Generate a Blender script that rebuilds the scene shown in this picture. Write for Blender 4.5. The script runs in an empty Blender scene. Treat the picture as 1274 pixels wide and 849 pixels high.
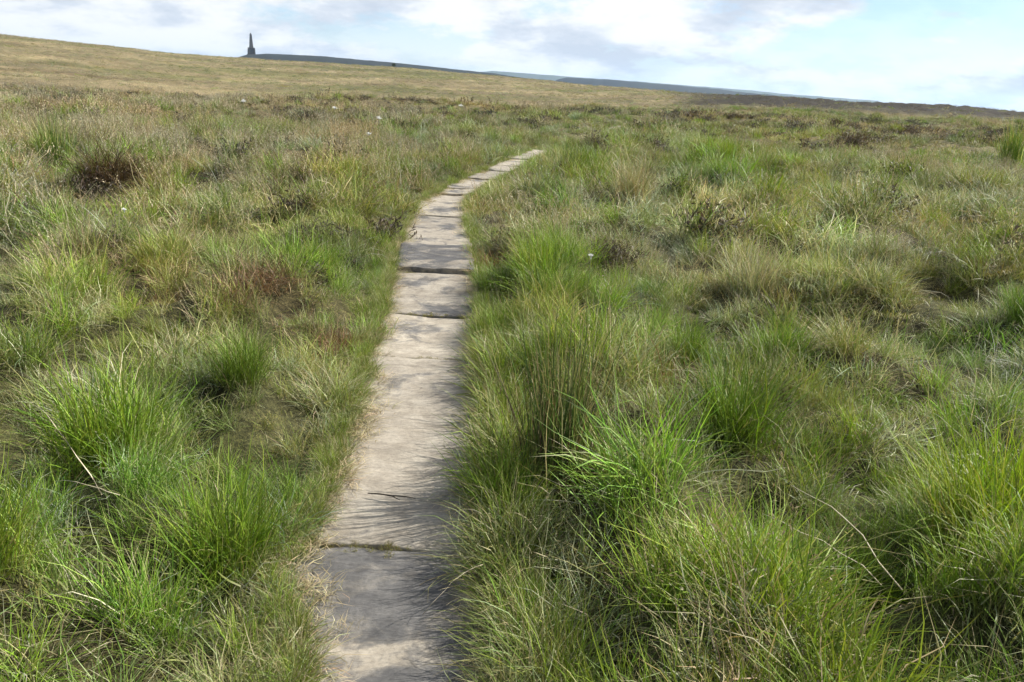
import bpy, bmesh, math, random
import numpy as np
from mathutils import Vector, Matrix

random.seed(7)
rng = np.random.default_rng(11)
R = math.radians
scene = bpy.context.scene
C = scene.collection

# ------------------------------------------------------------------ camera
cam_d = bpy.data.cameras.new('camera')
cam_d.sensor_width = 36.0
cam_d.lens = 36.0 * 991.0 / 1274.0
cam_d.clip_start = 0.05
cam_d.clip_end = 40000.0
cam = bpy.data.objects.new('camera', cam_d)
C.objects.link(cam)
PITCH, ROLL = R(17.7), R(2.9)
f_ = Vector((0, math.cos(PITCH), -math.sin(PITCH)))
r_ = Vector((1, 0, 0))
u_ = r_.cross(f_)
right = math.cos(ROLL) * r_ + math.sin(ROLL) * u_
up = -math.sin(ROLL) * r_ + math.cos(ROLL) * u_
M = Matrix((right, up, -f_)).transposed().to_4x4()
M.translation = (0, 0, 1.65)
cam.matrix_world = M
scene.camera = cam

# ------------------------------------------------------------------ sky
SUN_AZ, SUN_EL = R(72), R(39)          # azimuth measured from +Y towards +X
world = bpy.data.worlds.new('World')
scene.world = world
world.use_nodes = True
nt = world.node_tree
nt.nodes.clear()


def nd(tree, typ, **kw):
    n = tree.nodes.new(typ)
    for k, v in kw.items():
        setattr(n, k, v)
    return n


def math_n(tree, op, a, b=None, clamp=False):
    n = nd(tree, 'ShaderNodeMath', operation=op, use_clamp=clamp)
    for i, v in enumerate((a, b)):
        if v is None:
            continue
        if isinstance(v, (int, float)):
            n.inputs[i].default_value = v
        else:
            tree.links.new(v, n.inputs[i])
    return n.outputs[0]


def mix_n(tree, fac, a, b, blend='MIX'):
    n = nd(tree, 'ShaderNodeMix', data_type='RGBA', blend_type=blend)
    for idx, v in ((0, fac), (6, a), (7, b)):
        if isinstance(v, (int, float)):
            n.inputs[idx].default_value = v
        elif isinstance(v, (tuple, list)):
            n.inputs[idx].default_value = (*v[:3], 1)
        else:
            tree.links.new(v, n.inputs[idx])
    return n.outputs[2]


def ramp_n(tree, fac, stops, interp='LINEAR'):
    n = nd(tree, 'ShaderNodeValToRGB')
    n.color_ramp.interpolation = interp
    el = n.color_ramp.elements
    while len(el) < len(stops):
        el.new(0.5)
    for e, (p, c) in zip(el, stops):
        e.position = p
        e.color = (*c, 1) if isinstance(c, (tuple, list)) else (c, c, c, 1)
    tree.links.new(fac, n.inputs[0])
    return n.outputs[0]


def noise_n(tree, vec, scale, detail=4, rough=0.5, dist=0.0):
    n = nd(tree, 'ShaderNodeTexNoise')
    n.inputs['Scale'].default_value = scale
    n.inputs['Detail'].default_value = detail
    n.inputs['Roughness'].default_value = rough
    n.inputs['Distortion'].default_value = dist
    if vec is not None:
        tree.links.new(vec, n.inputs['Vector'])
    return n.outputs[0]


sky = nd(nt, 'ShaderNodeTexSky', sky_type='NISHITA', sun_disc=False)
sky.sun_elevation = SUN_EL
sky.sun_rotation = SUN_AZ
sky.altitude = 400
sky.air_density = 1.0
sky.dust_density = 0.15
sky.ozone_density = 2.5
tc = nd(nt, 'ShaderNodeTexCoord')
sep = nd(nt, 'ShaderNodeSeparateXYZ')
nt.links.new(tc.outputs['Generated'], sep.inputs[0])
zc = math_n(nt, 'MAXIMUM', sep.outputs[2], 0.0)
zz = math_n(nt, 'ADD', zc, 0.30)
comb = nd(nt, 'ShaderNodeCombineXYZ')
nt.links.new(math_n(nt, 'DIVIDE', sep.outputs[0], zz), comb.inputs[0])
nt.links.new(math_n(nt, 'DIVIDE', sep.outputs[1], zz), comb.inputs[1])
comb.inputs[2].default_value = 11.3
cloud = noise_n(nt, comb.outputs[0], 1.25, 12, 0.62, 0.05)
off = nd(nt, 'ShaderNodeVectorMath', operation='ADD')
nt.links.new(comb.outputs[0], off.inputs[0])
off.inputs[1].default_value = (0.35, 0.45, 0.9)
shade = noise_n(nt, off.outputs[0], 2.3, 12, 0.62, 0.05)
cover = ramp_n(nt, cloud, [(0.45, 0.0), (0.51, 0.72), (0.555, 1.0)])
# near the horizon the layers of cloud close up
low = ramp_n(nt, sep.outputs[2], [(0.0, 0.65), (0.06, 0.32), (0.14, 0.12), (0.30, 0.0)])
cover = math_n(nt, 'ADD', cover, low, clamp=True)
ccol = ramp_n(nt, shade, [(0.38, (5.0, 5.5, 6.3)), (0.455, (5.9, 6.35, 7.0)), (0.505, (7.2, 7.45, 7.7)), (0.56, (8.1, 8.2, 8.2))])
blue = mix_n(nt, 1.0, sky.outputs[0], (1.0, 1.08, 1.22), 'MULTIPLY')     # clear Pennine air
skyc = mix_n(nt, cover, blue, ccol)
bg = nd(nt, 'ShaderNodeBackground')
bg.inputs[1].default_value = 0.060
nt.links.new(skyc, bg.inputs[0])
wo = nd(nt, 'ShaderNodeOutputWorld')
nt.links.new(bg.outputs[0], wo.inputs[0])

# ------------------------------------------------------------------ sun and exposure
sun_d = bpy.data.lights.new('sun', 'SUN')
sun_d.energy = 5.0
sun_d.angle = R(0.55)
sun_d.color = (1.0, 0.965, 0.90)
sun = bpy.data.objects.new('sun', sun_d)
C.objects.link(sun)
sd = Vector((math.sin(SUN_AZ) * math.cos(SUN_EL), math.cos(SUN_AZ) * math.cos(SUN_EL), math.sin(SUN_EL)))
sun.rotation_euler = sd.to_track_quat('Z', 'Y').to_euler()
sun.location = sd * 60
vs = scene.view_settings
vs.view_transform = 'Standard'
vs.look = 'None'
vs.exposure = 1.12
vs.gamma = 1.0
vs.use_curve_mapping = False
scene.cycles.max_bounces = 5
scene.cycles.diffuse_bounces = 3
scene.cycles.transmission_bounces = 2
scene.cycles.transparent_max_bounces = 4
scene.cycles.volume_bounces = 0
scene.cycles.debug_use_spatial_splits = True
scene.cycles.adaptive_threshold = 0.02

# ------------------------------------------------------------------ numeric helpers
_perm = np.random.default_rng(5).permutation(512).astype(np.int64)
_perm = np.concatenate([_perm, _perm, _perm])
_ga = np.random.default_rng(6).uniform(0, 2 * np.pi, 512)
_gx, _gy = np.cos(_ga), np.sin(_ga)


def perlin(x, y):
    xi, yi = np.floor(x).astype(np.int64), np.floor(y).astype(np.int64)
    xf, yf = x - xi, y - yi
    u, v = xf ** 3 * (xf * (xf * 6 - 15) + 10), yf ** 3 * (yf * (yf * 6 - 15) + 10)

    def g(ix, iy, dx, dy):
        h = _perm[(_perm[ix & 511] + iy) & 511]
        return _gx[h] * dx + _gy[h] * dy
    a = g(xi, yi, xf, yf); b = g(xi + 1, yi, xf - 1, yf)
    c = g(xi, yi + 1, xf, yf - 1); d = g(xi + 1, yi + 1, xf - 1, yf - 1)
    return ((a + (b - a) * u) * (1 - v) + (c + (d - c) * u) * v) * 1.5


def fbm(x, y, scale, octs=4, gain=0.5, seed=0.0):
    x = np.asarray(x, float) / scale + seed * 17.3
    y = np.asarray(y, float) / scale + seed * 31.7
    s = np.zeros_like(x); a = 1.0
    for _ in range(octs):
        s += a * perlin(x, y); a *= gain; x = x * 2.03 + 5.1; y = y * 2.03 + 9.7
    return s


def sstep(a, b, x):
    t = np.clip((np.asarray(x, float) - a) / (b - a), 0, 1)
    return t * t * (3 - 2 * t)


# path centre line, metres
PY = np.array([0.2, 1.2, 1.9, 2.2, 2.5, 2.95, 3.6, 4.5, 6.2, 7.4, 9.1, 10.2, 11.0, 11.7, 12.3, 13.0, 13.9, 16.0, 18.0, 19.2, 20.4, 23.0, 28.0, 34.0, 39.5, 46.0])
PX = np.array([-.25, -.27, -.29, -.325, -.355, -.378, -.425, -.52, -.65, -.77, -.94, -1.01, -1.06, -1.05, -1.0, -.92, -.79, -.42, -.12, .05, .25, .85, 2.15, 3.5, 4.7, 6.2])
PATH_HALF = 0.34


def path_x(y):
    return np.interp(y, PY, PX)


def path_dist(x, y):
    """distance sideways from the centre of the path"""
    x = np.asarray(x, float); y = np.asarray(y, float)
    dx = np.interp(y + .3, PY, PX) - np.interp(y - .3, PY, PX)
    d = np.abs(x - path_x(y)) * 0.6 / np.hypot(dx, 0.6)
    return np.where(y > 46, 99.0, d)


# how far from the centre line the turf on each side has crept over the flags
CREEP_Y = np.array([0, 1.9, 2.2, 2.5, 3.0, 3.6, 4.5, 6.2, 7.4, 9.1, 10.2, 11.2, 12.3, 13.9, 16, 19, 22, 60])
CREEP_R = np.array([.36, .36, .35, .32, .36, .39, .38, .37, .36, .36, .33, .30, .26, .28, .30, .24, .24, .3])
CREEP_L = np.array([.27, .28, .34, .38, .34, .33, .34, .35, .37, .36, .34, .32, .26, .28, .30, .24, .24, .3])


def creep(x, y):
    return np.where(np.asarray(x) > path_x(y), np.interp(y, CREEP_Y, CREEP_R), np.interp(y, CREEP_Y, CREEP_L))


TH = np.array([-3.15, -1.2, -.558, -.487, -.41, -.327, -.2385, -.146, -.0515, .0445, .14, .26, .3214, .4055, .484, .538, 1.2, 3.15])
EL = np.array([.8, 1.5, 1.40, 1.19, .94, .86, .86, .80, .62, .36, .18, .14, .17, .12, .10, .05, .0, .8])
RS = np.array([250, 440, 460, 460, 470, 480, 480, 470, 440, 380, 300, 190, 160, 150, 145, 140, 140, 250], float)
DIP = np.array([-1, -2.3, -2.3, -2.3, -2.5, -2.5, -2.3, -1.8, -1.4, -.8, -.3, .2, .4, .4, .3, .2, 0, -1])


def macro(x, y):
    r = np.hypot(x, y); th = np.arctan2(x, y)
    rs = np.interp(th, TH, RS); zs = 1.65 + rs * np.tan(np.radians(np.interp(th, TH, EL)))
    dip = np.interp(th, TH, DIP)
    z = dip * sstep(52, 100, r)
    t = np.clip((r - 90) / (rs - 90), 0, 1)
    z = z + (zs - dip) * (t * t * (3 - 2 * t) * .6 + t * .4)
    t2 = np.clip((r - rs) / (rs * .9), 0, 1)
    z = z - (zs + 32) * t2 * t2 * (3 - 2 * t2)
    return z


# hollows between the tussocks: x, y, radius x, radius y, depth
HOLLOW = [(4.25, 7.75, .50, .75, .05), (3.3, 4.95, .26, .2, .05), (-5.3, 10.5, .55, .45, -.22), (-1.24, 2.20, .21, .19, .20), (1.33, 2.40, .19, .20, .20), (.68, 3.18, .20, .18, .18), (.55, 2.35, .13, .13, .10), (1.05, 2.75, .15, .12, .12),
          (-1.95, 2.75, .15, .2, .10), (-5.30, 9.75, .65, .45, .14), (-1.55, 3.55, .14, .12, .12), (1.0, 2.05, .16, .13, .12), (.82, 4.45, .14, .12, .10),
          (.30, 3.5, .14, .14, .10), (-2.75, 5.35, .25, .2, .14), (-2.0, 5.3, .22, .16, .12), (-1.3, 4.6, .16, .14, .10), (1.55, 4.2, .13, .11, .08), (-.28, 7.15, .10, .55, .07), (-.13, 5.15, .08, .45, .07)]


def height(x, y):
    x = np.asarray(x, float); y = np.asarray(y, float)
    r = np.hypot(x, y)
    d = path_dist(x, y)
    side = sstep(.42, .95, d)
    hum = fbm(x, y, 1.15, 3, .5, 1.0)
    z = macro(x, y)
    z = z + side * (0.06 + 0.20 * hum + .15 * np.abs(fbm(x, y, 2.9, 2, .5, 4.0)))
    z = z + sstep(2, 9, r) * .16 * fbm(x, y, 7.0, 2, .5, 2.0) * sstep(.4, 3, d)
    z = z + sstep(15, 45, r) * (.35 * fbm(x, y, 19., 3, .5, 3.0)) * sstep(.5, 6, d)
    z = z + sstep(110, 200, r) * (.55 - .3 * sstep(0, .2, np.arctan2(x, y))) * fbm(x, y, 60., 4, .5, 8.0)
    z = z - 0.06 * (1 - sstep(.28, .42, d)) + .012 * np.exp(-((d - .44) / .06) ** 2)
    # hollow of bare peat on the right
    for (hx, hy, hrx, hry, hd) in HOLLOW:
        z = z - hd * np.exp(-(((x - hx) / hrx) ** 2 + ((y - hy) / hry) ** 2))
    return z


def hz(x, y):
    return float(height(np.array([x]), np.array([y]))[0])


# ------------------------------------------------------------------ object helpers
def set_props(o, label=None, cat=None, group=None, kind=None):
    if label: o['label'] = label
    if cat: o['category'] = cat
    if group: o['group'] = group
    if kind: o['kind'] = kind
    return o


def obj(name, mesh, material=None, parent=None, loc=None, link=True):
    o = bpy.data.objects.new(name, mesh)
    if link:
        C.objects.link(o)
    if material is not None and len(mesh.materials) == 0:
        mesh.materials.append(material)
    if parent is not None:
        o.parent = parent
    if loc is not None:
        o.location = loc
    return o


def empty(name, loc, rz=0.0, sc=1.0):
    o = bpy.data.objects.new(name, None)
    C.objects.link(o)
    o.empty_display_size = .1
    o.location = loc
    o.rotation_euler = (0, 0, rz)
    o.scale = (sc, sc, sc) if isinstance(sc, (int, float)) else sc
    return o


def mesh_np(name, verts, faces, smooth=True):
    me = bpy.data.meshes.new(name)
    me.from_pydata([tuple(v) for v in verts], [], faces)
    if smooth:
        me.polygons.foreach_set('use_smooth', [True] * len(me.polygons))
    me.update()
    return me


def mesh_bm(name, bm, smooth=False):
    bmesh.ops.recalc_face_normals(bm, faces=bm.faces)
    me = bpy.data.meshes.new(name)
    bm.to_mesh(me); bm.free()
    if smooth:
        me.polygons.foreach_set('use_smooth', [True] * len(me.polygons))
    return me


# ------------------------------------------------------------------ materials
def new_mat(name):
    m = bpy.data.materials.new(name)
    m.use_nodes = True
    m.node_tree.nodes.clear()
    t = m.node_tree
    out = nd(t, 'ShaderNodeOutputMaterial')
    p = nd(t, 'ShaderNodeBsdfPrincipled')
    t.links.new(p.outputs[0], out.inputs[0])
    return m, t, p, out


def blade_material(name, source, rough=.52, spec=.24, trans=.25):
    """leaf colour from the blade's own colour, tinted per plant; thin leaf lets light through"""
    m, t, p, out = new_mat(name)
    at = nd(t, 'ShaderNodeAttribute', attribute_type='GEOMETRY', attribute_name='blade')
    if source == 'instance':
        ti = nd(t, 'ShaderNodeAttribute', attribute_type='INSTANCER', attribute_name='tint').outputs[0]
    else:
        ti = nd(t, 'ShaderNodeObjectInfo').outputs['Color']
    col = mix_n(t, 1.0, at.outputs[0], ti, 'MULTIPLY')
    t.links.new(col, p.inputs['Base Color'])
    p.inputs['Roughness'].default_value = rough
    p.inputs['Specular IOR Level'].default_value = spec
    tr = nd(t, 'ShaderNodeBsdfTranslucent')
    t.links.new(mix_n(t, 1.0, col, (1.25, 1.2, .75), 'MULTIPLY'), tr.inputs[0])
    mx = nd(t, 'ShaderNodeMixShader')
    mx.inputs[0].default_value = trans
    t.links.new(p.outputs[0], mx.inputs[1])
    t.links.new(tr.outputs[0], mx.inputs[2])
    t.links.new(mx.outputs[0], out.inputs[0])
    return m


MAT_BLADE_I = blade_material('grass_blades_scattered', 'instance')
MAT_BLADE_O = blade_material('grass_blades_tussock', 'object')


def ground_material():
    m, t, p, out = new_mat('moor_ground')
    at = nd(t, 'ShaderNodeAttribute', attribute_type='GEOMETRY', attribute_name='cover')
    geo = nd(t, 'ShaderNodeNewGeometry')
    n1 = noise_n(t, geo.outputs['Position'], 9.0, 8, .65, .4)
    n2 = noise_n(t, geo.outputs['Position'], .35, 8, .62, .3)
    litter = ramp_n(t, n1, [(.34, (.35, .32, .28)), (.52, (.9, .88, .82)), (.66, (1.45, 1.4, 1.3))])
    c = mix_n(t, 1.0, at.outputs[0], litter, 'MULTIPLY')
    flecks = ramp_n(t, noise_n(t, geo.outputs['Position'], 70.0, 6, .75, 1.2), [(.40, (.45, .45, .42)), (.52, (1, 1, 1)), (.62, (2.1, 1.95, 1.6))])
    c = mix_n(t, .9, c, flecks, 'MULTIPLY')
    patch = ramp_n(t, n2, [(.34, (.74, .76, .70)), (.5, (1, 1, 1)), (.66, (1.2, 1.16, 1.12))])
    c = mix_n(t, 1.0, c, patch, 'MULTIPLY')
    t.links.new(c, p.inputs['Base Color'])
    p.inputs['Roughness'].default_value = .95
    p.inputs['Specular IOR Level'].default_value = .15
    b = nd(t, 'ShaderNodeBump')
    b.inputs['Strength'].default_value = .8
    b.inputs['Distance'].default_value = .05
    t.links.new(noise_n(t, geo.outputs['Position'], 16.0, 8, .7), b.inputs['Height'])
    t.links.new(b.outputs[0], p.inputs['Normal'])
    return m


MAT_GROUND = ground_material()


def stone_material():
    m, t, p, out = new_mat('worn_sandstone_flag')
    geo = nd(t, 'ShaderNodeNewGeometry')
    oi = nd(t, 'ShaderNodeObjectInfo')
    sepc = nd(t, 'ShaderNodeSeparateColor')
    t.links.new(oi.outputs['Color'], sepc.inputs[0])
    bias = sepc.outputs[0]            # how much bare grey stone this flag shows
    mp = nd(t, 'ShaderNodeMapping')
    mp.inputs['Scale'].default_value = (1.0, 1.0, 1.0)
    t.links.new(geo.outputs['Position'], mp.inputs[0])
    pos = mp.outputs[0]
    big = noise_n(t, pos, 2.3, 8, .62, .6)
    mask = math_n(t, 'ADD', big, math_n(t, 'SUBTRACT', bias, .5))
    mask = math_n(t, 'ADD', mask, math_n(t, 'MULTIPLY', math_n(t, 'SUBTRACT', noise_n(t, pos, 13.0, 10, .75, .6), .5), .30))
    mask = ramp_n(t, mask, [(.47, 0.0), (.53, .7), (.60, 1.0)])
    mid = noise_n(t, pos, 7.0, 10, .68, .5)
    fine = noise_n(t, pos, 60.0, 6, .7)
    sandy = ramp_n(t, mid, [(.30, (.190, .165, .130)), (.50, (.272, .242, .196)), (.68, (.350, .318, .262))])
    grey = ramp_n(t, mid, [(.30, (.055, .054, .054)), (.52, (.095, .092, .090)), (.70, (.145, .139, .132))])
    c = mix_n(t, mask, sandy, grey)
    # bedding streaks across the flag
    mp2 = nd(t, 'ShaderNodeMapping')
    mp2.inputs['Scale'].default_value = (1.2, 9.0, 1.0)
    mp2.inputs['Rotation'].default_value = (0, 0, R(5))
    t.links.new(geo.outputs['Position'], mp2.inputs[0])
    streak = noise_n(t, mp2.outputs[0], 2.2, 9, .68, .8)
    st = ramp_n(t, streak, [(.30, (.66, .64, .62)), (.44, (1, 1, 1)), (.62, (1.08, 1.07, 1.05))])
    c = mix_n(t, .85, c, st, 'MULTIPLY')
    fr = ramp_n(t, fine, [(.32, (.78, .77, .76)), (.55, (1, 1, 1)), (.7, (1.12, 1.11, 1.1))])
    c = mix_n(t, 1.0, c, fr, 'MULTIPLY')
    # scattered lichen and dark specks
    sp = ramp_n(t, noise_n(t, pos, 23.0, 5, .6, .2), [(.68, 0.0), (.74, 1.0)])
    c = mix_n(t, math_n(t, 'MULTIPLY', sp, .7), c, (.05, .047, .042))
    c = mix_n(t, 1.0, c, ramp_n(t, sepc.outputs[1], [(0, (.62, .62, .63)), (1, (1.22, 1.2, 1.15))]), 'MULTIPLY')
    t.links.new(c, p.inputs['Base Color'])
    p.inputs['Roughness'].default_value = .82
    p.inputs['Specular IOR Level'].default_value = .3
    h = math_n(t, 'ADD', math_n(t, 'MULTIPLY', streak, 1.3), math_n(t, 'ADD', math_n(t, 'MULTIPLY', mid, .8), math_n(t, 'MULTIPLY', fine, .22)))
    b = nd(t, 'ShaderNodeBump')
    b.inputs['Strength'].default_value = .6
    b.inputs['Distance'].default_value = .012
    t.links.new(h, b.inputs['Height'])
    t.links.new(b.outputs[0], p.inputs['Normal'])
    return m


MAT_STONE = stone_material()


def plain_material(name, c1, c2, scale, rough=.9, bump=.3, dist=.02):
    m, t, p, out = new_mat(name)
    tcn = nd(t, 'ShaderNodeTexCoord')
    n = noise_n(t, tcn.outputs['Object'], scale, 7, .6, .2)
    t.links.new(ramp_n(t, n, [(.35, c1), (.65, c2)]), p.inputs['Base Color'])
    p.inputs['Roughness'].default_value = rough
    p.inputs['Specular IOR Level'].default_value = .25
    b = nd(t, 'ShaderNodeBump')
    b.inputs['Strength'].default_value = bump
    b.inputs['Distance'].default_value = dist
    t.links.new(n, b.inputs['Height'])
    t.links.new(b.outputs[0], p.inputs['Normal'])
    return m


MAT_PIKE = plain_material('blackened_gritstone', (.05, .047, .045), (.10, .095, .09), .35)
MAT_HILL = plain_material('heather_hill_cloud_shade', (.008, .011, .011), (.016, .020, .017), .004, bump=0)  # cloud shadow over heather and woods is put into this very dark colour
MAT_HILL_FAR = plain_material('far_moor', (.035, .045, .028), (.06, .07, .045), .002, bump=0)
MAT_PEAT = plain_material('wet_peat', (.012, .010, .009), (.04, .032, .026), 30., .55, .6)
MAT_WHITE = plain_material('pale_quartz', (.6, .58, .54), (.75, .73, .7), 40., .5)
MAT_TWIG = plain_material('dark_twig', (.02, .016, .012), (.06, .045, .03), 60., .8)

# ------------------------------------------------------------------ vegetation cover over the moor
# kinds: 0 green, 1 lush, 2 pale, 3 straw, 4 brown, 5 seed, 6 heather, 7 moss
KINDS = ['green', 'lush', 'pale', 'straw', 'brown', 'seed', 'heather', 'moss']
# (x, y, radius x, radius y, kind, strength)
PATCH = [
    (-1.6, 2.8, .5, .5, 1, 2.0), (-1.0, 2.3, .5, .5, 1, 1.6), (-1.5, 2.0, .5, .4, 7, 1.0), (-1.05, 1.75, .5, .3, 3, 1.3),
    (-1.9, 4.0, .7, .6, 2, 1.5), (-.95, 3.9, .35, .5, 2, 2.2), (-1.3, 3.7, .4, .4, 0, 1.6),
    (-1.6, 6.3, .5, .7, 1, 2.5), (-1.75, 5.4, .5, .5, 4, 1.8), (-2.5, 5.5, .4, .5, 4, 1.6), (-1.1, 4.8, .35, .4, 4, 1.7),
    (-3.0, 7.0, 1.2, 1.5, 0, 1.0), (-3.6, 6.3, 1.0, 1.0, 3, 1.3), (-4.2, 8.3, 1.6, 1.6, 3, 1.2),
    (-6.9, 12.3, .9, .8, 1, 3.0), (-5.2, 10.6, .8, .7, 4, 2.6), (-5.5, 13, 2.5, 2, 5, 1.0),
    (-4.4, 14.2, .8, 1.2, 4, 1.8), (-6.6, 18.4, 1.2, 1.5, 1, 1.6), (-9, 17, 4, 5, 5, 1.3), (-12, 26, 6, 8, 4, .9),
    (-1.9, 9.0, .7, 2.0, 0, 1.2), (-1.5, 13, .6, 2, 0, 1.2), (-3.2, 17, 2.2, 3.5, 5, 1.6),
    (.5, 2.3, .6, .8, 1, 1.1), (.15, 3.0, .3, .6, 0, 1.6), (.2, 6.4, .6, 1.0, 1, 2.4), (.1, 5.2, .4, .6, 0, 1.3),
    (1.0, 3.2, .35, .35, 0, 1.4), (1.7, 2.4, .4, .5, 1, 3.0), (1.25, 2.5, .3, .3, 0, 1.3), (1.3, 2.0, .5, .4, 1, 1.3),
    (.8, 3.6, .4, .4, 4, .9), (1.1, 4.5, .5, .5, 0, 1.3), (1.0, 5.2, .5, .4, 3, .8), (1.9, 6.3, .7, .9, 2, 1.6),
    (2.6, 4.2, .7, .8, 3, 1.0), (3.3, 4.95, .4, .35, 3, 2.4), (2.9, 6.2, 1.2, 1.4, 7, 1.0), (3.5, 5.3, .5, .5, 0, 1.5),
    (4.25, 8.0, .5, .5, 4, 1.8), (2.0, 9, 1.5, 2.0, 2, 1.2), (1.2, 7.2, .7, .8, 5, 1.2), (.3, 9.5, 1.0, 2.0, 5, 1.0),
    (.9, 14.9, .8, .8, 1, 3.0), (1.2, 19, 1.5, 3.0, 0, 1.4), (4.2, 16.8, 1.2, 1.5, 1, 1.4), (13.5, 23.5, 2.0, 2.0, 1, 2.5),
    (7, 22, 3.5, 6, 0, 1.2), (11, 20, 3, 5, 5, 1.6), (7, 13, 3, 3, 2, 1.0), (10.5, 31, 4, 5, 4, 1.3), (6, 40, 8, 8, 0, 1.0),
    (-.3, 7.5, .35, .5, 4, 2.6), (-.35, 8.3, .4, .5, 0, 1.0),
]


def weights(x, y):
    x = np.asarray(x, float); y = np.asarray(y, float)
    r = np.hypot(x, y); th = np.arctan2(x, y)
    left = sstep(.05, -.30, th)
    near = 1 - sstep(3.5, 9, r)
    mid = sstep(3.5, 9, r) * (1 - sstep(22, 45, r))
    far = sstep(22, 45, r)
    W = np.zeros((8,) + x.shape)
    W[0] = .62 * near + .50 * mid + .30 * far
    W[1] = .26 * near + .12 * mid + .05 * far
    W[2] = .22 * near + .42 * mid * (1 - .6 * left) + .16 * far
    W[3] = .08 * near + (.11 + .12 * left) * mid + .26 * far
    W[4] = .07 * near + (.07 + .13 * left) * mid + .15 * far
    W[5] = .02 * near + (.19 + .15 * left) * mid + .30 * far
    W[6] = .00 * near + .06 * mid + .22 * far
    W[7] = .16 * near + .12 * mid + .05 * far
    for k in range(8):
        sc = [1.0, .8, 1.1, 1.0, .8, 1.4, 1.2, .9][k] * np.where(r > 20, 5.0, 1.0)
        n = fbm(x / sc, y / sc, 1.0, 3, .55, 20.0 + k * 3.1)
        W[k] = W[k] * np.exp(2.4 * n)
    for (px, py, rx, ry, k, s) in PATCH:
        g = np.exp(-(((x - px) / rx) ** 2 + ((y - py) / ry) ** 2))
        W[k] = W[k] + s * g
        for j in range(8):
            if j != k:
                W[j] = W[j] * (1 - min(.75, .35 * s) * g)
    tawny = sstep(-.02, -.28, th) * sstep(9, 20, r) * (1 - sstep(55, 75, r))
    W[5] = W[5] + 1.05 * tawny
    W[4] = W[4] + .75 * tawny * np.clip(.7 + 1.6 * fbm(x, y, 3.5, 3, .5, 57.), 0, 2)
    # the heather lip of the near moor, and the dark edge of the moor on the right
    lip = np.exp(-((r - 60 - 5 * fbm(x, y, 14, 2, .5, 55.)) / 9) ** 2) * (.35 + 1.5 * sstep(-.30, .05, th))
    W[6] = W[6] + 3.2 * lip * np.clip(.5 + 1.6 * fbm(x, y, 9., 3, .5, 66.), 0, 2)
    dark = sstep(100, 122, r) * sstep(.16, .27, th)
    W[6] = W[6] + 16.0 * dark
    # beyond the dip the hillside is bleached grass
    field = sstep(62, 120, r) * (1 - sstep(.04, .27, th))
    for k in (0, 1, 4, 6, 7):
        W[k] = W[k] * (1 - .85 * field)
    W[3] = W[3] + 1.6 * field
    stripe = sstep(.05, .55, fbm(x * .5, y, 42., 4, .55, 77.)) * field
    W[0] = W[0] + 3.0 * stripe
    W[5] = W[5] + 2.4 * field * sstep(.0, .6, fbm(x * .5, y, 34., 4, .55, 78.))
    W[4] = W[4] + 2.2 * field * sstep(.25, .6, fbm(x * .6, y, 18., 4, .55, 79.))
    # the near left is low and sandy coloured further off
    return W / W.sum(0)


BASE = np.array([(.085, .105, .030), (.085, .135, .022), (.17, .18, .085), (.235, .195, .118),
                 (.105, .072, .040), (.205, .165, .105), (.020, .0155, .013), (.115, .115, .030)])


def cover_colour(x, y):
    Wt = weights(x, y)
    return np.tensordot(Wt, BASE, axes=(0, 0))


# ------------------------------------------------------------------ ground
def build_ground():
    rings = [0.0]
    r = .35
    while r < 10500:
        rings.append(r)
        r *= 1.022 if r < 600 else 1.06
    rings = np.array(rings[1:])
    na = 560
    # finer steps of angle in front than behind
    a = np.concatenate([np.linspace(-.75, .75, 400, endpoint=False), np.linspace(.75, 2 * np.pi - .75, na - 400, endpoint=False)])
    rr, aa = np.meshgrid(rings, a, indexing='ij')
    x, y = rr * np.sin(aa), rr * np.cos(aa)
    z = height(x.ravel(), y.ravel())
    v = np.stack([x.ravel(), y.ravel(), z], 1)
    v = np.vstack([v, [[0, 0, hz(0, 0)]]])
    nr, n = len(rings), na
    i, j = np.meshgrid(np.arange(nr - 1), np.arange(n), indexing='ij')
    j2 = (j + 1) % n
    q = np.stack([i * n + j, i * n + j2, (i + 1) * n + j2, (i + 1) * n + j], -1).reshape(-1, 4)
    q = q[:, ::-1]
    faces = q.tolist()
    ctr = nr * n
    for k in range(n):
        faces.append([ctr, (k + 1) % n, k])
    me = mesh_np('ground', v.tolist(), faces)
    col = cover_colour(v[:, 0], v[:, 1])
    rad = np.hypot(v[:, 0], v[:, 1])
    # close by, what shows between the blades is peat and old thatch
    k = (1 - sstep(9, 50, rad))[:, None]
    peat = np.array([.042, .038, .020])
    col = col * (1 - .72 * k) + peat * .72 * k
    fk = sstep(95, 150, rad)
    vary = np.exp(fk * (.34 * fbm(v[:, 0] * .5, v[:, 1], 34., 5, .6, 81.) + .26 * fbm(v[:, 0], v[:, 1], 8., 4, .6, 82.) - .12))
    col = col * vary[:, None]
    bare = np.exp(-(((v[:, 0] - 4.25) / .4) ** 2 + ((v[:, 1] - 7.95) / .4) ** 2))[:, None]
    col = col * (1 - bare) + np.array([.035, .026, .022]) * bare
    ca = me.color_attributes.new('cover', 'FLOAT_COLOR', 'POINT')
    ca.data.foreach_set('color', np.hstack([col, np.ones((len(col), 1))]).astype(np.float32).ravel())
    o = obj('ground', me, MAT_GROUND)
    set_props(o, 'rough peat moorland rising and falling to the horizon', kind='structure')


build_ground()


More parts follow.
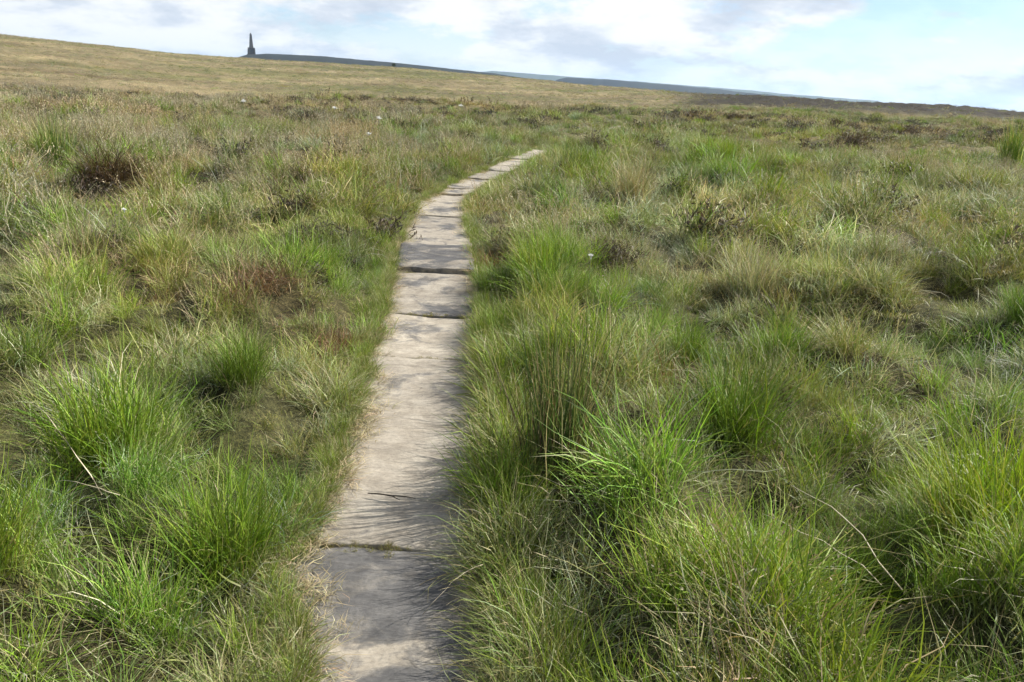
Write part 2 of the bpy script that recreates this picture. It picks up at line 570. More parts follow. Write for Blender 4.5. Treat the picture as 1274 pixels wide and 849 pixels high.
# ------------------------------------------------------------------ far hills
def ridge(name, pts, dist, depth, foot, mat, label, wob):
    """a long hill: crest given by (azimuth, elevation) at a distance, sloping to the front and the back"""
    th = np.linspace(pts[0][0], pts[-1][0], 160)
    el = np.interp(th, [p[0] for p in pts], [p[1] for p in pts])
    prof = [(-1.0, 0), (-.75, .22), (-.5, .52), (-.25, .83), (-.08, .975), (0, 1), (.12, .97), (.4, .7), (.75, .25), (1, 0)]
    verts, faces = [], []
    for i, (t, e) in enumerate(zip(th, el)):
        crest = 1.65 + dist * math.tan(math.radians(e)) + wob * float(perlin(np.array([t * 90.]), np.array([3.3]))[0])
        for (s, hgt) in prof:
            d = dist + s * depth
            zz_ = foot + (crest - foot) * hgt
            if 0 < hgt < 1:
                zz_ += .05 * (crest - foot) * float(perlin(np.array([t * 40.]), np.array([s * 3]))[0])
            verts.append((d * math.sin(t), d * math.cos(t), zz_))
    k = len(prof)
    for i in range(len(th) - 1):
        for j in range(k - 1):
            faces.append((i * k + j, (i + 1) * k + j, (i + 1) * k + j + 1, i * k + j + 1))
    for base in (0, (len(th) - 1) * k):
        faces.append(tuple(range(base, base + k)))
    me = mesh_np(name, verts, faces)
    return set_props(obj(name, me, mat), label, kind='structure')


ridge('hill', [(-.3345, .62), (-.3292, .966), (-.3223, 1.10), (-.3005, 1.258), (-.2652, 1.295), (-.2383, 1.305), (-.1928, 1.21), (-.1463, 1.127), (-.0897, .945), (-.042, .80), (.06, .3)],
      1600, 350, -34, MAT_HILL, 'heather hill carrying the stone monument, cloud shade in its dark colour', .3)
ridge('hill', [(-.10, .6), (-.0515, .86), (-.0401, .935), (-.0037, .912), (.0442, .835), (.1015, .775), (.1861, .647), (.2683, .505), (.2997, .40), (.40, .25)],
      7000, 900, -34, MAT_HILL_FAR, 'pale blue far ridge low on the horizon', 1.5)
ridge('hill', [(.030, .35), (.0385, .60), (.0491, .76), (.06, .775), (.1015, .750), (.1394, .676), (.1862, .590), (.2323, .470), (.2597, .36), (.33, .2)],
      3200, 500, -34, MAT_HILL, 'dark blue wooded ridge beyond the moor, cloud shade in its colour', 1.6)


# ------------------------------------------------------------------ flagstone path
def build_flag(y0, y1, halfw, dz, skew, tilt, grey, shift, seed, parent):
    rg = np.random.default_rng(seed)
    us = [-1, -.975, -.93, -.82, -.65, -.45, -.22, 0, .22, .45, .65, .82, .93, .975, 1]
    ln = y1 - y0
    k = max(5, int(ln / .10))
    vsl = [0, .008 / ln, .022 / ln, .05 / ln] + [.05 / ln + (1 - .1 / ln) * q / k for q in range(1, k)] + [1 - .05 / ln, 1 - .022 / ln, 1 - .008 / ln, 1]
    nu, nv = len(us) - 1, len(vsl) - 1
    verts, faces = [], []
    corner = .03
    for b in range(nv + 1):
        v = vsl[b]
        for a in range(nu + 1):
            u = us[a]
            yc = y0 + (y1 - y0) * v
            cx = float(path_x(yc)) + shift
            e = halfw
            # ragged edges: wobble of the sides and ends, softened corners
            wl = .032 * float(fbm(np.array([yc * 1.0]), np.array([seed * 3.1 + (1 if u > 0 else 0) * 9]), .35, 3)[0])
            px = cx + u * (e + wl)
            ends = .026 * float(fbm(np.array([u * .4]), np.array([seed * 5.7 + (v > .5) * 7]), .3, 3)[0])
            py = yc + skew * u + ends * abs(2 * v - 1) ** 3
            edge = min((1 - abs(u)) * e, min(v, 1 - v) * (y1 - y0))
            if abs(u) > .97 and min(v, 1 - v) * ln < .03:
                px -= math.copysign(corner, u) * .6
                py += corner * .5 * (1 if v < .5 else -1)
            top = dz + tilt[0] * u + tilt[1] * (v - .5)
            top += .007 * float(fbm(np.array([px]), np.array([py]), .45, 4, .55, seed)[0])
            top -= .009 * math.exp(-(edge / .012)) * (1 + .8 * float(fbm(np.array([px]), np.array([py]), .12, 2, .5, seed + 1.)[0]))
            top -= .006 * math.exp(-(u / .5) ** 2)       # worn by feet along the middle
            verts.append((px, py, top))
    W1 = nu + 1
    for b in range(nv):
        for a in range(nu):
            faces.append((b * W1 + a, b * W1 + a + 1, (b + 1) * W1 + a + 1, (b + 1) * W1 + a))
    ring = [a for a in range(W1)] + [b * W1 + nu for b in range(1, nv + 1)] + [nv * W1 + a for a in range(nu - 1, -1, -1)] + [b * W1 for b in range(nv - 1, 0, -1)]
    n0 = len(verts)
    cx0, cy0 = float(path_x((y0 + y1) / 2)), (y0 + y1) / 2
    for lev, inset in ((.022, .004), (.072, .012)):
        for i in ring:
            x, y, z = verts[i]
            k = rg.uniform(.3, 1.6)
            verts.append((x + (cx0 - x) * inset * k, y + (cy0 - y) * inset * k, z - lev))
    m = len(ring)
    for i in range(m):
        j = (i + 1) % m
        faces.append((ring[j], ring[i], n0 + i, n0 + j))
        faces.append((n0 + j, n0 + i, n0 + m + i, n0 + m + j))
    faces.append(tuple(n0 + m + i for i in range(m)))
    me = mesh_np('flagstone', verts, faces)
    o = obj('flagstone', me, MAT_STONE, parent)
    o.color = (grey, float(rg.uniform(.25, .85)), 0, 1)
    return o


path = empty('path', (0, 0, 0))
set_props(path, 'single line of worn sandstone flags laid across the moor', kind='structure')
J = [.30, 1.15, 2.56, 4.70, 5.68, 7.05, 8.10, 9.25, 10.23, 11.35, 12.38, 12.99, 13.7, 14.56, 15.4, 16.25, 17.2, 18.18, 19.0, 19.85, 20.9, 22.0]
#        dz, grey bias, skew, tilt
SL = [(.012, .50, .01), (.014, .575, .02), (.016, .375, .00), (.008, .44, .015), (.012, .46, .0), (.070, .56, -.01), (.045, .44, .02),
      (.03, .45, -.01), (.04, .44, .02), (.02, .43, -.015), (.045, .42, .02), (.05, .43, .0), (.03, .45, .015), (.055, .42, -.02), (.02, .40, .01),
      (.05, .42, .02), (.06, .41, -.02), (.04, .40, .02), (.07, .41, .0), (.05, .4, .01), (.06, .4, .0)]
for i in range(len(J) - 1):
    dz, g, sk = SL[i]
    wv = (.40 if J[i] < 6 else .37 if J[i] < 11 else .34) + random.uniform(-.03, .02)
    build_flag(J[i] + .005, J[i + 1] - .005, wv, dz, sk, (random.uniform(-.006, .006), random.uniform(-.014, .014) * (.3 if J[i] < 6 else 1)), g,
               random.uniform(-.03, .03) if J[i] > 7 else (-.025 if i == 1 else .01), 40 + i, path)
for (a, b, g) in [(37.6, 39.4, .46), (39.5, 41.4, .48)]:
    build_flag(a, b, .42, hz(float(path_x(39.4)), 39.4) + .10, .02, (0, .02), g, 0, 90 + int(a), path)


# ------------------------------------------------------------------ monument on the far hill
def prism(bm, w0, w1, z0, z1, cx=0, cy=0):
    a = [bm.verts.new((cx + sx * w0 / 2, cy + sy * w0 / 2, z0)) for sx, sy in ((-1, -1), (1, -1), (1, 1), (-1, 1))]
    b = [bm.verts.new((cx + sx * w1 / 2, cy + sy * w1 / 2, z1)) for sx, sy in ((-1, -1), (1, -1), (1, 1), (-1, 1))]
    bm.faces.new(a[::-1]); bm.faces.new(b)
    for i in range(4):
        j = (i + 1) % 4
        bm.faces.new((a[i], a[j], b[j], b[i]))


def boxm(bm, x0, x1, y0, y1, z0, z1):
    a = [bm.verts.new(p) for p in ((x0, y0, z0), (x1, y0, z0), (x1, y1, z0), (x0, y1, z0))]
    b = [bm.verts.new(p) for p in ((x0, y0, z1), (x1, y0, z1), (x1, y1, z1), (x0, y1, z1))]
    bm.faces.new(a[::-1]); bm.faces.new(b)
    for i in range(4):
        j = (i + 1) % 4
        bm.faces.new((a[i], a[j], b[j], b[i]))


def build_monument():
    d, th = 1590.0, -.3153
    zb = 1.65 + d * math.tan(R(1.17)) - 1.0
    root = empty('monument', (d * math.sin(th), d * math.cos(th), zb), R(25))
    set_props(root, 'dark stone obelisk monument on a square pedestal on the skyline', 'monument')

    def part(name, fn, parent=root):
        bm = bmesh.new(); fn(bm)
        return obj(name, mesh_bm(name, bm), MAT_PIKE, parent)
    part('step_base', lambda bm: (prism(bm, 15.5, 15.0, -3, .6), prism(bm, 13.6, 13.2, .6, 1.3)))
    part('pedestal', lambda bm: prism(bm, 10.6, 9.6, 1.3, 10.2))
    for sx in (-1, 1):
        for sy in (-1, 1):
            part('buttress', lambda bm: (prism(bm, 2.6, 2.0, 1.3, 9.4, sx * 4.9, sy * 4.9), prism(bm, 2.2, .3, 9.4, 10.9, sx * 4.9, sy * 4.9)))
    bal = part('balcony', lambda bm: (prism(bm, 10.2, 11.4, 10.2, 10.8), prism(bm, 11.4, 11.4, 10.8, 11.1)))
    for k in range(4):
        def para(bm, k=k):
            boxm(bm, -5.3, 5.3, -5.6, -5.2, 11.9, 12.2)
            for q in range(9):
                boxm(bm, -5.3 + q * 1.28, -4.94 + q * 1.28, -5.55, -5.25, 11.1, 11.9)
        pp = part('parapet', para, bal)
        pp.rotation_euler = (0, 0, k * math.pi / 2)
    part('obelisk_shaft', lambda bm: (prism(bm, 7.4, 7.0, 11.1, 13.0), prism(bm, 6.4, 3.3, 13.0, 34.6)))
    part('obelisk_tip', lambda bm: prism(bm, 3.3, .35, 34.6, 37.2))
    door = part('doorway', lambda bm: boxm(bm, -.9, .9, -5.42, -5.1, 1.3, 4.2))
    part('lintel', lambda bm: boxm(bm, -1.3, 1.3, -5.6, -5.0, 4.2, 4.7), door)


build_monument()

# ------------------------------------------------------------------ grass blades
def blades(n, spread, length, width, lean, curl, palette, base_col, tip_dry=.25, seg=4, flop=.0, upw=0.0, tip_w=.0):
    """n tapered, bending blades rooted in a disc; returns vertices, faces, colours"""
    rad = spread * np.sqrt(rng.random(n)) * (.35 + .65 * rng.random(n))
    az0 = rng.uniform(0, 2 * np.pi, n)
    x0, y0 = rad * np.cos(az0), rad * np.sin(az0)
    az = az0 + rng.normal(0, 1.5, n)
    L = rng.uniform(length[0], length[1], n) * (1 - .35 * (rad / max(spread, 1e-4)) * rng.random(n))
    wd = rng.uniform(width[0], width[1], n)
    tilt = np.clip(rng.normal(lean[0], lean[1], n), .02, 1.5)      # from vertical
    cv = np.clip(rng.normal(curl[0], curl[1], n), 0, 2.4)
    fl = rng.random(n) < flop
    cv = np.where(fl, cv + rng.uniform(.6, 1.4, n), cv)
    side_az = az + np.pi / 2 + rng.normal(0, .5, n)
    twist = rng.normal(0, .25, n)
    pal = np.array(palette)
    pc = pal[rng.integers(0, len(pal), n)] * rng.uniform(.72, 1.28, (n, 1)) * (1 + rng.normal(0, .06, (n, 3)))
    pts = np.zeros((n, seg + 1, 3))
    pts[:, 0, 0], pts[:, 0, 1] = x0, y0
    pts[:, 0, 2] = -.02
    kink = rng.normal(0, .22, (n, seg))
    for s in range(seg):
        a = tilt + cv * ((s + .5) / seg) ** 1.4
        st = L / seg
        aa = az + twist * s + kink[:, s]
        pts[:, s + 1, 0] = pts[:, s, 0] + st * np.sin(a) * np.cos(aa)
        pts[:, s + 1, 1] = pts[:, s, 1] + st * np.sin(a) * np.sin(aa)
        pts[:, s + 1, 2] = np.maximum(pts[:, s, 2] + st * np.cos(a), .004)
    sv = np.stack([np.cos(side_az), np.sin(side_az), rng.normal(0, .2, n)], 1)
    verts = np.zeros((n, 2 * seg + 1, 3)); cols = np.zeros((n, 2 * seg + 1, 3))
    dryt = np.array([.34, .27, .145]) * rng.uniform(.7, 1.2, (n, 1))
    isdry = (rng.random(n) < tip_dry)[:, None]
    for s in range(seg):
        t = s / seg
        w = wd * (.75 + .5 * t if t < .4 else .95 - .65 * (t - .4) / .6) * .5
        verts[:, 2 * s] = pts[:, s] - sv * w[:, None]
        verts[:, 2 * s + 1] = pts[:, s] + sv * w[:, None]
        kb = max(0, 1 - t / .3) * .8
        c = pc * (1 - kb) + np.array(base_col) * kb
        kt = np.where(isdry, max(0, (t - .35) / .65), 0)
        c = c * (1 - kt) + dryt * kt
        cols[:, 2 * s] = cols[:, 2 * s + 1] = c
    verts[:, 2 * seg] = pts[:, seg]
    kt = np.where(isdry, 1.0, .15)
    cols[:, 2 * seg] = pc * (1 - kt) + dryt * kt
    nvp = 2 * seg + 1
    tmpl = [(2 * s, 2 * s + 1, 2 * s + 3, 2 * s + 2) for s in range(seg - 1)]
    faces = []
    for i in range(n):
        b = i * nvp
        faces += [(b + q[0], b + q[1], b + q[2], b + q[3]) for q in tmpl]
        faces.append((b + 2 * seg - 2, b + 2 * seg - 1, b + 2 * seg))
    return verts.reshape(-1, 3), faces, np.clip(cols.reshape(-1, 3), .005, .8), pts


def merge(parts):
    V, Fc, Cl, k = [], [], [], 0
    for v, f, c in parts:
        V.append(v); Cl.append(c)
        Fc += [tuple(i + k for i in q) for q in f]
        k += len(v)
    return np.vstack(V), Fc, np.vstack(Cl)


def blade_mesh(name, V, Fc, Cl, mat):
    me = mesh_np(name, V.tolist(), Fc)
    a = me.color_attributes.new('blade', 'FLOAT_COLOR', 'POINT')
    a.data.foreach_set('color', np.hstack([Cl, np.ones((len(Cl), 1))]).astype(np.float32).ravel())
    me.materials.append(mat)
    return me


GREEN = [(.122, .170, .024), (.152, .204, .032), (.092, .134, .020), (.185, .220, .050), (.23, .245, .085)]
LUSH = [(.12, .20, .016), (.16, .245, .022), (.09, .155, .014), (.205, .275, .032)]
PALE = [(.26, .285, .145), (.34, .35, .20), (.19, .225, .10), (.39, .37, .23), (.145, .18, .065)]
STRAW = [(.34, .285, .165), (.42, .36, .225), (.26, .215, .12), (.22, .185, .095), (.17, .165, .07)]
BROWN = [(.12, .078, .042), (.16, .105, .055), (.08, .058, .034), (.21, .155, .085), (.07, .055, .033)]
SEEDY = [(.30, .255, .165), (.245, .20, .13), (.19, .148, .105), (.37, .32, .21)]
HEATH = [(.050, .037, .029), (.068, .050, .040), (.042, .040, .022), (.09, .068, .052), (.062, .060, .030)]
MOSS = [(.125, .13, .026), (.16, .15, .035), (.105, .12, .03), (.20, .17, .06)]
THATCH = (.19, .165, .085)
RUSTB = (.13, .085, .045)


def seed_stalks(n, spread, length, width, palette, lean=(.22, .16), head=.11):
    """thin stalks that end in a loose panicle of seed"""
    v, f, c, pts = blades(n, spread, length, (width * .55, width * .7), lean, (.35, .25), palette, THATCH, .6, 4)
    parts = [(v, f, c)]
    seeds_v, seeds_f, seeds_c = [], [], []
    pal = np.array(palette)
    for i in range(n):
        a, b = pts[i, -2], pts[i, -1]
        d = (b - a) / max(1e-6, np.linalg.norm(b - a))
        for q in range(13):
            p = b - d * head * (q / 13.0) + rng.normal(0, width * 1.4, 3)
            dr = d + rng.normal(0, .45, 3)
            dr /= np.linalg.norm(dr)
            sdv = np.cross(dr, rng.normal(0, 1, 3)); sdv /= max(1e-6, np.linalg.norm(sdv))
            ln = width * rng.uniform(2.0, 3.4); w = width * rng.uniform(.28, .5)
            k = len(seeds_v)
            seeds_v += [p, p + dr * ln * .45 + sdv * w, p + dr * ln, p + dr * ln * .45 - sdv * w]
            seeds_f.append((k, k + 1, k + 2, k + 3))
            seeds_c += [pal[rng.integers(len(pal))] * rng.uniform(.8, 1.3)] * 4
    parts.append((np.array(seeds_v), seeds_f, np.clip(np.array(seeds_c), .01, .8)))
    return merge(parts)


def heather_sprigs(n, spread, length, width):
    """woody sprigs with short leafy side shoots"""
    v, f, c, pts = blades(n, spread, length, (width * .5, width * .8), (.45, .3), (.3, .3), HEATH, (.05, .035, .025), .05, 4)
    parts = [(v, f, c)]
    sv, sf, sc_ = [], [], []
    pal = np.array(HEATH)
    for i in range(n):
        for q in range(10):
            t = rng.uniform(1.2, 4.0); k0 = min(3, int(t)); fr = t - k0
            p = pts[i, k0] * (1 - fr) + pts[i, k0 + 1] * fr
            dr = rng.normal(0, 1, 3); dr[2] = abs(dr[2]) * .9 + .3; dr /= np.linalg.norm(dr)
            sdv = np.cross(dr, rng.normal(0, 1, 3)); sdv /= max(1e-6, np.linalg.norm(sdv))
            ln = length[1] * rng.uniform(.10, .24); w = width * rng.uniform(.5, 1.1)
            k = len(sv)
            sv += [p, p + dr * ln * .5 + sdv * w, p + dr * ln, p + dr * ln * .5 - sdv * w]
            sf.append((k, k + 1, k + 2, k + 3))
            sc_ += [pal[rng.integers(len(pal))] * rng.uniform(.7, 1.5)] * 4
    parts.append((np.array(sv), sf, np.clip(np.array(sc_), .01, .8)))
    return merge(parts)


def tuft(kind, w, n, sc=1.0, hs=1.0):
    """one tuft of the given kind; w = blade width scale, n = number scale, sc = size scale"""
    N = lambda k: max(4, int(k * n))
    sp = lambda s: s * sc
    hp = lambda s: s * hs
    if kind == 'green':
        P = [blades(N(90), sp(.13), (hp(.14), hp(.36)), (.0024 * w, .0042 * w), (.42, .28), (.8, .45), GREEN, THATCH, .25, 4, .12)[:3],
             blades(N(26), sp(.15), (hp(.10), hp(.28)), (.0022 * w, .0036 * w), (.8, .4), (.9, .6), STRAW, THATCH, .2, 4)[:3],
             blades(N(26), sp(.16), (hp(.08), hp(.22)), (.0022 * w, .0036 * w), (1.0, .4), (.6, .6), GREEN + PALE, THATCH, .3, 3)[:3]]
    elif kind == 'lush':
        P = [blades(N(110), sp(.12), (hp(.20), hp(.44)), (.0024 * w, .0042 * w), (.30, .22), (.65, .4), LUSH, THATCH, .12, 4, .08)[:3],
             blades(N(18), sp(.13), (hp(.14), hp(.34)), (.0022 * w, .0036 * w), (.65, .35), (.9, .5), STRAW, THATCH, .2, 4)[:3]]
    elif kind == 'pale':
        P = [blades(N(85), sp(.13), (hp(.16), hp(.38)), (.0024 * w, .0040 * w), (.48, .3), (1.0, .5), PALE, THATCH, .3, 4, .2)[:3],
             blades(N(25), sp(.13), (hp(.12), hp(.30)), (.0026 * w, .0042 * w), (.5, .3), (.8, .4), GREEN, THATCH, .3, 4)[:3]]
    elif kind == 'straw':
        P = [blades(N(60), sp(.15), (hp(.12), hp(.34)), (.0026 * w, .0044 * w), (.75, .38), (.8, .5), STRAW, THATCH, .3, 4, .2)[:3],
             blades(N(40), sp(.13), (hp(.08), hp(.24)), (.0026 * w, .0042 * w), (.5, .3), (.8, .4), GREEN, THATCH, .3, 4)[:3]]
    elif kind == 'brown':
        P = [blades(N(65), sp(.14), (hp(.10), hp(.28)), (.0026 * w, .0046 * w), (.7, .4), (.8, .5), BROWN, RUSTB, .12, 4, .2)[:3],
             blades(N(28), sp(.13), (hp(.08), hp(.24)), (.0026 * w, .0042 * w), (.5, .3), (.8, .4), GREEN, THATCH, .4, 4)[:3]]
    elif kind == 'seed':
        P = [blades(N(55), sp(.14), (hp(.10), hp(.26)), (.0026 * w, .0042 * w), (.55, .3), (.8, .4), GREEN + PALE[:2], THATCH, .4, 4)[:3],
             blades(N(28), sp(.14), (hp(.10), hp(.28)), (.0026 * w, .0042 * w), (.6, .3), (.8, .4), SEEDY, THATCH, .4, 4)[:3],
             seed_stalks(N(12), sp(.14), (hp(.24), hp(.44)), .0038 * w, SEEDY, head=hp(.10))]
    elif kind == 'heather':
        P = [heather_sprigs(N(38), sp(.16), (hp(.10), hp(.26)), .0042 * w),
             blades(N(26), sp(.15), (hp(.08), hp(.26)), (.0026 * w, .0042 * w), (.6, .3), (.8, .4), BROWN + GREEN[:2], THATCH, .4, 4)[:3]]
    else:
        P = [blades(N(100), sp(.15), (hp(.05), hp(.16)), (.0030 * w, .0046 * w), (.6, .35), (.7, .5), MOSS, THATCH, .25, 3)[:3],
             blades(N(25), sp(.15), (hp(.06), hp(.18)), (.0026 * w, .0040 * w), (.9, .3), (.6, .5), STRAW, THATCH, .2, 3)[:3]]
    return merge(P)


def scatter(name, label, protos, pts, idx, rot, scl, tint):
    """grass too thick to count: one object that scatters tufts over the moor"""
    pc = bpy.data.collections.new(name + '_tufts')
    for k, me in enumerate(protos):
        pc.objects.link(obj('tuft_%03d' % k, me, link=False))
    me = bpy.data.meshes.new(name)
    me.from_pydata(pts.tolist(), [], [])
    me.attributes.new('idx', 'INT', 'POINT').data.foreach_set('value', idx.astype(np.int32))
    me.attributes.new('rot', 'FLOAT_VECTOR', 'POINT').data.foreach_set('vector', rot.astype(np.float32).ravel())
    me.attributes.new('scl', 'FLOAT_VECTOR', 'POINT').data.foreach_set('vector', scl.astype(np.float32).ravel())
    me.attributes.new('tint', 'FLOAT_COLOR', 'POINT').data.foreach_set('color', np.hstack([tint, np.ones((len(tint), 1))]).astype(np.float32).ravel())
    o = obj(name, me)
    g = bpy.data.node_groups.new(name + '_scatter', 'GeometryNodeTree')
    g.interface.new_socket('Geometry', in_out='INPUT', socket_type='NodeSocketGeometry')
    g.interface.new_socket('Geometry', in_out='OUTPUT', socket_type='NodeSocketGeometry')
    gi = g.nodes.new('NodeGroupInput'); go = g.nodes.new('NodeGroupOutput')
    ip = g.nodes.new('GeometryNodeInstanceOnPoints')
    ci = g.nodes.new('GeometryNodeCollectionInfo')
    ci.inputs['Collection'].default_value = pc
    ci.inputs['Separate Children'].default_value = True
    ci.inputs['Reset Children'].default_value = True
    ip.inputs['Pick Instance'].default_value = True
    for sock, an, ty in (('Instance Index', 'idx', 'INT'), ('Rotation', 'rot', 'FLOAT_VECTOR'), ('Scale', 'scl', 'FLOAT_VECTOR')):
        na = g.nodes.new('GeometryNodeInputNamedAttribute')
        na.data_type = ty
        na.inputs['Name'].default_value = an
        src = na.outputs['Attribute']
        if sock == 'Rotation':
            er = g.nodes.new('FunctionNodeEulerToRotation')
            g.links.new(src, er.inputs[0]); src = er.outputs[0]
        g.links.new(src, ip.inputs[sock])
    g.links.new(gi.outputs[0], ip.inputs['Points'])
    g.links.new(ci.outputs[0], ip.inputs['Instance'])
    g.links.new(ip.outputs[0], go.inputs[0])
    md = o.modifiers.new('scatter', 'NODES')
    md.node_group = g
    set_props(o, label, 'grass', kind='stuff')
    return o


def zone(name, label, r0, r1, dens, half, w, n, sc, hs, variants, base_scale, under=False):
    protos = []
    for k in KINDS:
        for v in range(variants):
            V, Fc, Cl = tuft(k, w, n, sc, hs)
            protos.append(blade_mesh('tuft_' + k, V, Fc, Cl, MAT_BLADE_I))
    area = half * (r1 * r1 - r0 * r0)
    m = int(area * dens)
    rr = np.sqrt(rng.uniform(r0 * r0, r1 * r1, m)); th = rng.uniform(-half, half, m)
    x, y = rr * np.sin(th), rr * np.cos(th)
    d = path_dist(x, y)
    keep = (d > creep(x, y) + .035 + rng.uniform(0, .05, m) + .06 * (r0 > 5)) | (y > 22)
    bare = np.zeros(m)
    for (hx, hy, hrx, hry, hd) in HOLLOW:
        if hd < 0:
            continue
        bare = np.maximum(bare, np.exp(-(((x - hx) / (hrx * 1.05)) ** 2 + ((y - hy) / (hry * 1.05)) ** 2)) * (.45 if under and hx != 4.25 else 1.0))
    for t in TL:                                        # nothing else grows where a tussock stands
        rad = .20 * (t[4] if isinstance(t[4], (int, float)) else t[4][0])
        bare = np.maximum(bare, 1.1 * np.exp(-(((x - t[2]) ** 2 + (y - t[3] + .5 * rad) ** 2) / rad ** 2) ** 2))
    keep &= rng.random(m) > 1.05 * bare
    if r1 < 30:
        gap = sstep(-.05, -.42, fbm(x, y, .62, 3, .5, 91.))
        keep &= rng.random(m) > (0 if under else .5) * gap * sstep(.45, .8, d)
    x, y, d = x[keep], y[keep], d[keep]
    m = len(x)
    Wt = weights(x, y)
    if under:                                           # only the low kinds make the mat under the tussocks
        Wt = Wt * np.array([1, .5, 1, .7, .5, 0, 0, 2.5])[:, None]
        Wt = Wt / Wt.sum(0)
    cum = np.cumsum(Wt, 0)
    kind = (rng.random(m)[None] > cum).sum(0).clip(0, 7)
    z = height(x, y) - .012 * base_scale
    idx = kind * variants + rng.integers(0, variants, m)
    rot = np.stack([rng.normal(0, .27, m), rng.normal(-.04, .27, m), rng.uniform(0, 2 * np.pi, m)], 1)
    # tussocky growth: patches of longer and of shorter grass
    lng = 1 + (.45 * fbm(x, y, 1.15, 3, .5, 1.0) if r1 < 30 else 0) + .75 * fbm(x, y, .62 if r1 < 30 else 5., 3, .5, 91.)
    s = base_scale * np.clip(lng, .30, 1.6) * (.84 if r0 < 5 else .95) * rng.uniform(.75, 1.2, m)
    s = s * np.where(d < .62, .62 + .38 * sstep(.25, .60, d), 1.0)
    s = np.where((kind == 6) & (np.hypot(x, y) > 70), s * .5, s)
    scl = np.stack([s, s, s * rng.uniform(.8, 1.15, m)], 1)
    b = (1.0 + .14 * (1 - sstep(6, 25, np.hypot(x, y)))) * rng.uniform(.74, 1.28, m) * (1 + .28 * fbm(x, y, 1.3 if r1 < 30 else 6., 3, .55, 92.))
    warm = .975 + .15 * fbm(x, y, 1.9 if r1 < 30 else 9., 2, .5, 93.) + rng.normal(0, .04, m)
    tint = np.stack([b * warm, b, b * (2 - warm)], 1)
    return scatter(name, label, protos, np.stack([x, y, z], 1), idx, rot, scl, tint)




def edge_growth():
    """turf creeping over the sides of the flags, longer and hanging over on the right"""
    protos = []
    for k in ('green', 'pale', 'straw', 'lush', 'moss'):
        for v in range(3):
            V, Fc, Cl = tuft(k, 1.0, .7, .6, .8)
            protos.append(blade_mesh('tuft_' + k, V, Fc, Cl, MAT_BLADE_I))
    P, I, Ro, S, T = [], [], [], [], []
    for side in (-1, 1):
        m = 1700
        y = .8 + 21 * rng.random(m) ** 1.5
        e = np.interp(y, CREEP_Y, CREEP_R if side > 0 else CREEP_L)
        dd = e + np.abs(rng.normal(.02, .06, m)) - .01 + .03 * fbm(y, y * 0 + side, .4, 3, .5, 12.)
        x = path_x(y) + side * dd
        z = np.maximum(height(x, y), .0) + .004
        near_r = (side > 0) * (1 - sstep(3.5, 6.5, y))
        k = rng.choice(5, m, p=[.36, .22, .18, .14, .10] if side > 0 else [.36, .22, .24, .10, .08])
        sc = rng.uniform(.35, .7, m) * (1 + 1.1 * near_r) * (1 + .4 * fbm(y, y * 0 + side * 3, .5, 2, .5, 13.))
        P.append(np.stack([x, y, z], 1)); I.append(k * 3 + rng.integers(0, 3, m))
        # lean out over the stone: tip the tuft about the direction of the path
        lean = -side * (.25 + .35 * near_r) * rng.uniform(.3, 1.3, m)
        Ro.append(np.stack([rng.normal(0, .15, m), lean, rng.uniform(0, 6.28, m)], 1))
        S.append(np.stack([sc, sc, sc], 1))
        b = rng.uniform(.85, 1.15, (m, 1)); T.append(np.hstack([b, b, b * .95]))
    scatter('edge_grass', 'short turf and long blades creeping over the sides of the flags', protos, np.vstack(P), np.concatenate(I), np.vstack(Ro), np.vstack(S), np.vstack(T))
    # moss in the joints
    MP = []
    for yj, x0, x1, k in ((2.56, -.36, .02, 50), (5.68, -.30, .28, 40), (4.70, -.3, .2, 22), (7.02, -.32, -.1, 10)):
        for q in range(k):
            u = random.uniform(x0, x1)
            yy = yj + random.gauss(0, .016) + .012 * math.sin(u * 14)
            MP.append((float(path_x(yy)) + u, yy, random.uniform(.0, .014)))
    MP = np.array(MP); m = len(MP); sc = rng.uniform(.12, .28, m)
    mo = []
    for v in range(3):
        V, Fc, Cl = tuft('moss', 1.3, .35, .6, .5)
        mo.append(blade_mesh('moss_tuft', V, Fc, Cl, MAT_BLADE_I))
    b = rng.uniform(.9, 1.25, (m, 1))
    scatter('moss', 'yellow green moss growing in the joints between the flags', mo, MP, rng.integers(0, 3, m), np.stack([rng.normal(0, .2, m), rng.normal(0, .2, m), rng.uniform(0, 6.28, m)], 1), np.stack([sc, sc, sc], 1), np.hstack([b, b, b]))
    # dead grass lying on the stone
    protos = []
    for v in range(5):
        V, Fc, Cl, _ = blades(26, .10, (.05, .17), (.0022, .0038), (1.48, .06), (.06, .1), STRAW + [(.45, .37, .24)], (.3, .24, .14), .4, 3)
        protos.append(blade_mesh('litter', V, Fc, Cl, MAT_BLADE_I))
    P, S = [], []
    for side in (-1, 1):
        m = 480 if side < 0 else 320
        y = 1.2 + 18 * rng.random(m) ** 1.4
        e = np.interp(y, CREEP_Y, CREEP_R if side > 0 else CREEP_L)
        dd = e - np.abs(rng.normal(0, .05, m)) + .015
        x = path_x(y) + side * dd
        P.append(np.stack([x, y, np.maximum(height(x, y), 0) + .028 + .03 * ((y > 7) & (y < 8.2)) + .012 * (y > 8.2)], 1))
    P = np.vstack(P); m = len(P)
    sc = rng.uniform(.5, 1.1, m)
    b = rng.uniform(.8, 1.35, (m, 1))
    scatter('dry_grass_litter', 'dead straw coloured grass lying along the sides of the flags', protos, P, rng.integers(0, 5, m),
            np.stack([rng.normal(0, .06, m), rng.normal(0, .06, m), rng.uniform(0, 6.28, m)], 1), np.stack([sc, sc, sc], 1), np.hstack([b, b, b]))


edge_growth()


